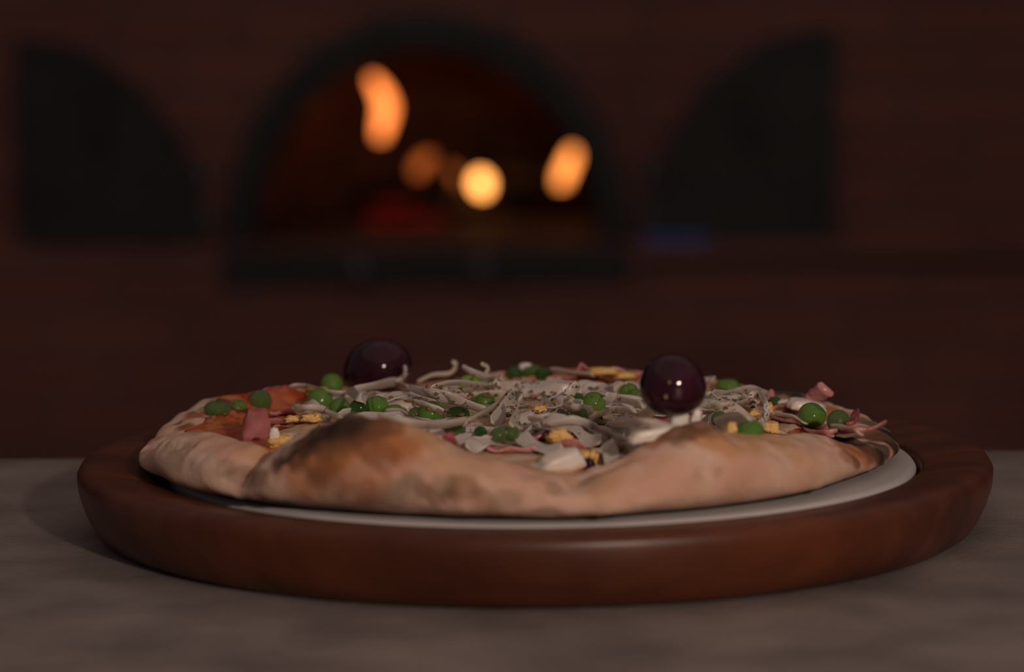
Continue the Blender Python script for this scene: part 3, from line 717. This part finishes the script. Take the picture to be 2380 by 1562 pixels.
pea(1800, 938, 36, 'wrinkled', 2, 'dark crumpled pea beside the white onion hook', 'crumpled pea by the onion hook')
pea(505, 951, 62, 'flat', 1, 'leftmost flattened pea, on the orange sauce', 'leftmost pea', lift=.5)
pea(553, 943, 42, 'flat', 0, 'small half-sunk pea between the two larger left peas', lift=.5)
pea(604, 933, 58, 'wrinkled', 1, 'big torn pea with pale peeling skin at the left back', 'big torn pea at left', lift=.5)
pea(744, 931, 62, 'smooth', 0, 'glossy round pea with a white glint, left of the left olive', 'glossy pea left of left olive', lift=.45)
pea(790, 950, 52, 'smooth', 0, 'bright pea under a herb sprig, right of the glossy one', 'bright pea under herb sprig')
pea(836, 950, 50, 'smooth', 2, 'dark pea just above the charred crust hump', 'dark pea above charred hump')
pea(876, 946, 56, 'split', 0, 'pea with a peeled skin edge below the left olive', 'peeled pea below left olive')
pea(912, 955, 50, 'flat', 0, 'flattened olive-toned pea under the egg white slice')
pea(1002, 962, 62, 'smooth', 0, 'round glossy green pea at the left front of the onion heap', 'round pea front of onion heap')
pea(966, 962, 34, 'smooth', 1, 'small yellowish pea half hidden left of the round glossy one')
pea(1065, 962, 56, 'flat', 2, 'empty flattened pea skin right of the round glossy pea', 'empty pea skin')
pea(1055, 996, 56, 'smooth', 1, 'dull round pea close above the front crust, left of centre', 'dull round pea above front crust', lift=.6)
pea(1117, 1006, 32, 'wrinkled', 2, 'small dark pea at the front, right of the dull round one', lift=.5)
pea(1158, 1011, 38, 'dented', 1, 'crushed pea half at the front, left of its twin', lift=.5)
pea(1188, 1008, 40, 'wrinkled', 1, 'crushed pea half at the front, below an upright onion sliver', lift=.5)
pea(1298, 967, 54, 'flat', 1, 'flat herb-dusted pea in front of the centre', 'flat herb-dusted pea', lift=.5)
pea(1345, 966, 44, 'smooth', 0, 'bright pea touching the flat herb-dusted pea', 'bright pea in front of centre', lift=.45)
pea(1672, 974, 40, 'wrinkled', 1, 'wrinkled pea right of the egg white teeth', 'wrinkled pea right of egg', lift=.5)
pea(1740, 1002, 72, 'flat', 0, 'flattened pea at the front below the white onion hook', 'flat pea below onion hook', lift=.5)
pea(1888, 966, 66, 'dented', 0, 'large glossy pea at the far right', 'large glossy pea at right', lift=.6)
pea(1948, 978, 54, 'smooth', 1, 'rightmost pea, dull green, beside the large glossy one', 'rightmost pea', lift=.45)
pea(690, 1032, 46, 'flat', 1, 'blurred pea sunk behind the charred crust pleat at left', 'blurred pea behind left pleat', lift=.6)

# --- olives
def olive(px, py, wpx, hpx, tilt, lab, seed):
    P = march(px, py, hpx*.5*1.03/F_PX*.80); dep = (P-CAM)@FWD; rx = wpx*.5*dep/F_PX; rz = hpx*.5*dep/F_PX
    bm = bmesh.new(); bmesh.ops.create_uvsphere(bm, u_segments=64, v_segments=40, radius=1)
    for v in bm.verts:
        p = v.co.copy(); s = 1+.035*noise.noise(p*1.2+Vector((seed, 0, 0)))+.008*noise.noise(p*4+Vector((seed, 0, 0)))
        v.co = Vector((p.x*rx*s*(1-.05*p.z), p.y*rx*.97*s, p.z*rz*s))
    root = empty('black_olive', (P[0], P[1], P[2]+Z0)); tag(root, lab, 'olive', 'whole black olives on the pizza'); root.rotation_euler = (0, tilt, 0)
    bm_obj('olive_flesh', bm, M_olive, root, True)
    V, Fc = lathe([(.0003, 0), (.0012, 0), (.0015, .0005), (.0009, .0008), (.0003, .0007)], 16)
    mesh_obj('stem_scar', V, Fc, M_herb, root, loc=(-rx*.2, rx*.75, rz*.57))
    put_disc(P[0], P[1], rx*.9, P[2]+rz*.95)
    return P
OL = olive(877, 852, 162, 132, radians(-14), 'dark purple-black olive on the left, an onion sliver against its front', 2)
OR = olive(1564, 896, 157, 146, radians(5), 'dark purple-black olive on the right, herb flakes stuck to it', 6)
marks_add(877, 850, 'left olive'); marks_add(1564, 893, 'right olive')

# --- distinct onion strips
onion([(675, 896), (720, 897), (770, 912), (850, 915)], 26, 'long pale strip running from the left olive toward the left rim', 0, lifts=[3, 2, 1.5, 1], handle='long pale strip at left')
onion([(690, 952), (720, 946), (760, 956), (800, 976)], 24, 'thick grey-white strip right of the pink ham at left', 1, lifts=[1.5, 2, 1.5, 0], th=.002)
onion([(815, 910), (865, 898), (920, 890), (958, 906)], 30, 'broad arched strip in front of the left olive', 0, .5, lifts=[1, 2, 3, 1.5], handle='broad arch before left olive')
onion([(850, 935), (830, 920), (812, 908), (806, 925)], 22, 'short folded strip left of the broad arch', 1, .6, lifts=[0, 1, 2, 0])
onion([(922, 888), (935, 878), (942, 866), (940, 848)], 12, 'thin curved sliver standing against the front of left olive', 0, .9, lifts=[0, 1.5, 4, 7], th=.001, tap=(.8, .05))
onion([(955, 905), (1010, 920), (1070, 935), (1135, 958)], 34, 'long broad glossy strip slanting down from left olive to centre', 0, .45, lifts=[2, 2.5, 2, 1], handle='long broad glossy strip')
onion([(985, 908), (1040, 918), (1075, 940)], 26, 'grey strip lying behind the long broad glossy one', 1, .3, lifts=[2, 2, 1])
onion([(965, 935), (1000, 945), (1030, 960)], 24, 'short translucent strip above the round glossy pea', 0, .4, lifts=[1, 1.5, .5])
onion([(970, 888), (1005, 872), (1045, 868), (1060, 850), (1050, 838)], 12, 'thin curly strip with a brown tip sticking up far back', 2, .7, lifts=[0, 1, 2, 5, 7], th=.001, handle='curly brown-tipped strip', tap=(.8, .1))
onion([(1074, 852), (1100, 866), (1140, 880), (1170, 884)], 20, 'grey strip with a raised blunt end at the far centre', 1, .4, lifts=[5, 3, 2, 1], handle='raised blunt strip at back')
onion([(1164, 872), (1158, 885), (1146, 904)], 18, 'small upright pointed shred at the far centre', 0, .6, lifts=[4, 2, 0])
onion([(1128, 868), (1135, 855), (1118, 845)], 10, 'tiny curled tip under herbs at the far centre', 2, .6, lifts=[1, 4, 5], th=.001)
onion([(1000, 900), (1060, 890), (1130, 900)], 24, 'pale strip running left of the light yellow-green pea', 0, .2, lifts=[1, 1, 1])
onion([(880, 968), (950, 984), (1020, 988), (1085, 978)], 24, 'wet translucent strip along the top of the charred crust hump', 1, .5, lifts=[1, 1.5, 1.5, 1], handle='wet strip above the hump')
onion([(1080, 985), (1115, 965), (1150, 945), (1168, 925)], 26, 'cream strip leaning up toward the centre herbs', 2, .5, lifts=[0, 1, 2, 3])
onion([(1195, 918), (1175, 945), (1145, 985)], 30, 'translucent upright strip left of the cream upright one', 0, .7, lifts=[5, 3.5, 0], handle='upright translucent strip')
onion([(1210, 920), (1208, 945), (1190, 992)], 24, 'cream upright sliver with pointed tip in the centre', 2, .8, lifts=[6, 4, 0], handle='cream upright sliver', tap=(.2, .8))
onion([(1230, 975), (1270, 968), (1290, 960)], 24, 'short grey strip left of the flat herb-dusted pea', 1, .3, lifts=[.5, 1, 1])
onion([(1328, 948), (1322, 920), (1345, 893)], 30, 'ridged strip standing tilted behind the big round pea', 0, .9, lifts=[0, 3, 6], handle='tilted ridged strip')
onion([(1318, 945), (1340, 950), (1372, 960)], 24, 'white block-ended strip left of the big round pea', 0, .6, lifts=[3, 2.5, 1], th=.002)
onion([(1402, 922), (1440, 928), (1495, 944)], 26, 'glossy ridged strip pointing to the right olive from the left', 1, .6, lifts=[1.5, 2, 1], handle='glossy ridged strip')
onion([(1485, 972), (1512, 956), (1540, 938)], 26, 'blunt raised strip against the front of the right olive', 2, .6, lifts=[.5, 2.5, 5], handle='blunt strip before right olive')
onion([(1270, 988), (1335, 978), (1390, 996), (1440, 1018), (1480, 1030)], 22, 'long wavy strip curving over the front egg yolk', 0, .4, lifts=[1, 2, 2, 1.5, .5], handle='long wavy strip at front')
onion([(1370, 975), (1420, 955), (1480, 958)], 34, 'wide grey sheet of onion in front of the big round pea', 1, .3, lifts=[.5, 1.5, 1])
onion([(1420, 990), (1490, 982), (1565, 1000)], 28, 'pale blurred strip above the long egg white slice', 0, .3, lifts=[1, 2, 1])
onion([(1645, 915), (1690, 915), (1740, 906), (1780, 918)], 26, 'long pale strip at the back right of the right olive', 0, .3, lifts=[1, 1, 2, 1], handle='pale strip right of right olive')
onion([(1645, 948), (1690, 942), (1745, 932)], 22, 'straight tan strip leaving the right side of right olive', 2, .3, lifts=[1, 1.5, 2])
onion([(1742, 922), (1765, 916), (1782, 945), (1775, 978), (1755, 1000)], 24, 'thick white hook-shaped strip near the right', 0, .9, lifts=[4, 7, 5, 2, 0], th=.002, handle='white onion hook')
onion([(1668, 990), (1705, 975), (1745, 976)], 36, 'rounded grey sheet left of the white onion hook', 1, .5, lifts=[1, 2, 1])
onion([(1805, 965), (1840, 968), (1875, 985)], 20, 'pale strip under the large glossy pea at right', 0, .2, lifts=[.5, .5, .5])
onion([(1935, 992), (1975, 996), (2000, 1008)], 22, 'pale strip right of the rightmost pea', 0, .2, lifts=[.5, 1, .5])
onion([(1660, 880), (1640, 884), (1620, 890)], 18, 'blurred pale strip at the back edge right of right olive', 0, .2, lifts=[1, 1, 1])
onion([(1280, 860), (1330, 866), (1380, 872)], 22, 'blurred strip along the far back edge', 2, .2, lifts=[1, 1, 1])

# labels for the heaped shreds: look first, then what they lie next to
used = set()
def rel(dx, dy):
    return ('right of' if dx > 0 else 'left of') if abs(dx) > abs(dy)*2.2 else ('in front of' if dy > 0 else 'behind')
for o, L, k, wd, Q in fill:
    qx, qy = proj(Q[len(Q)//2])
    look = [('long' if L > .026 else 'short'), ('straight' if abs(k) < 18 else 'curved')]
    wdt = 'broad' if wd > .005 else 'thin'
    done = False
    cand = sorted(MARKS, key=lambda t: hypot(t[0]-qx, (t[1]-qy)*2.5))
    for mx_, my_, t in cand:
        rl = rel(qx-mx_, (qy-my_)*2.5)
        for look2 in ((wdt, look[1]), (look[0], wdt, look[1])):
            s = '%s onion shred %s the %s' % (' '.join(look2), rl, t)
            if s not in used: used.add(s); o['label'] = s; done = True; break
        if done: break

# --- herbs: sprinkled dried leaf flakes nobody could count
def flakes(name, n, m, lab, region, seed, s0=.0004, s1=.0014):
    r2 = random.Random(seed); bm = bmesh.new()
    for i in range(n):
        px_, py_ = region(r2)
        if 560 < px_ < 640 and py_ > 935: continue
        P = march(px_, py_, .0002)
        if hypot(P[0]-PX, P[1]) > .118: continue
        s = r2.uniform(s0, s1); c = Vector((P[0], P[1], P[2]+.0004)); nn = r2.choice([5, 6, 7])
        ax = Vector((r2.gauss(0, .6), r2.gauss(-.5, .6), 1)).normalized(); q = ax.to_track_quat('Z', 'Y')
        top = []; bot = []
        for j in range(nn):
            a = 2*pi*j/nn; rr = s*r2.uniform(.35, 1.0); e = r2.gauss(0, s*.3)
            top.append(bm.verts.new(c+q @ Vector((rr*cos(a)*1.3, rr*sin(a)*.7, e+.00012)))); bot.append(bm.verts.new(c+q @ Vector((rr*cos(a)*1.3, rr*sin(a)*.7, e-.00012))))
        bm.faces.new(top); bm.faces.new(bot[::-1])
        for j in range(nn): bm.faces.new((top[j], bot[j], bot[(j+1) % nn], top[(j+1) % nn]))
    o = bm_obj(name, bm, m, None, False, loc=(0, 0, Z0)); tag(o, lab, 'herbs', kind='stuff'); return o
def reg_all(r):
    u = r.random()
    if u < .30: return r.gauss(1260, 85), r.gauss(918, 24)
    if u < .45: return r.gauss(1120, 60), r.gauss(905, 25)
    if u < .6: return r.uniform(800, 1500), r.uniform(890, 990)
    if u < .75: return r.uniform(440, 580), r.uniform(940, 988)
    if u < .85: return r.gauss(1720, 40), r.gauss(925, 14)
    return r.uniform(700, 1980), r.uniform(900, 1010)
flakes('dried_herb_flakes', 270, M_herb, 'brown dried herb flakes sprinkled over the onion heap', reg_all, 3)
flakes('dried_herb_flakes', 170, M_herbg, 'olive-green dried herb flakes sprinkled over the pizza', reg_all, 5)
# two flakes on the right olive and a stalk standing in the heap
def olive_flake(P, px, py, s, lab):
    d = ray(px, py); Q = P-CAM; tt = Q@d; b = Q@Q-tt*tt; r = 79*1.02/F_PX; h = sqrt(max(r*r*.97-b, 1e-9)); S = CAM+d*(tt-h)
    n = Vector(tuple(S-P)).normalized(); q = n.to_track_quat('Z', 'Y'); V = []; nn = 7
    for e in (-.0003, .0003):
        for j in range(nn):
            a = 2*pi*j/nn; rr = s*(.7+.4*noise.noise(Vector((j*1.7, px, 0)))); V.append(q @ Vector((rr*.7*cos(a), rr*sin(a), e)))
    Fc = [tuple(range(nn))[::-1], tuple(range(nn, 2*nn))]+[(j, (j+1) % nn, nn+(j+1) % nn, nn+j) for j in range(nn)]
    o = mesh_obj('herb_flake', V, Fc, M_flk, smooth=False, loc=(S[0], S[1], S[2]+Z0)); tag(o, lab, 'herbs', 'herb flakes stuck on the right olive')
M_flk = mat('olive_green_flake', (.22, .18, .06), .7, (.30, .25, .10), 300)
olive_flake(OR, 1548, 922, .0010, 'larger green herb flake stuck low on the front of the right olive')
olive_flake(OR, 1556, 889, .0007, 'smaller herb flake stuck above the larger one on the right olive')
def stalk(px, py, hpx, lab, lean=0):
    P = march(px, py, 0); n = 8; pts = [P+np.array([lean*.001*(i/n)**2*3, 0, hpx/F_PX*1.03*i/n]) for i in range(n+1)]
    o = ribbon('herb_stalk', pts, .0008, .0007, M_herb, 0, (.9, .4), 0, 0, px); tag(o, lab, 'herb stalk', 'dried herb stalks'); return o
stalk(1217, 902, 34, 'thin dark herb stalk standing upright in the far onion heap')
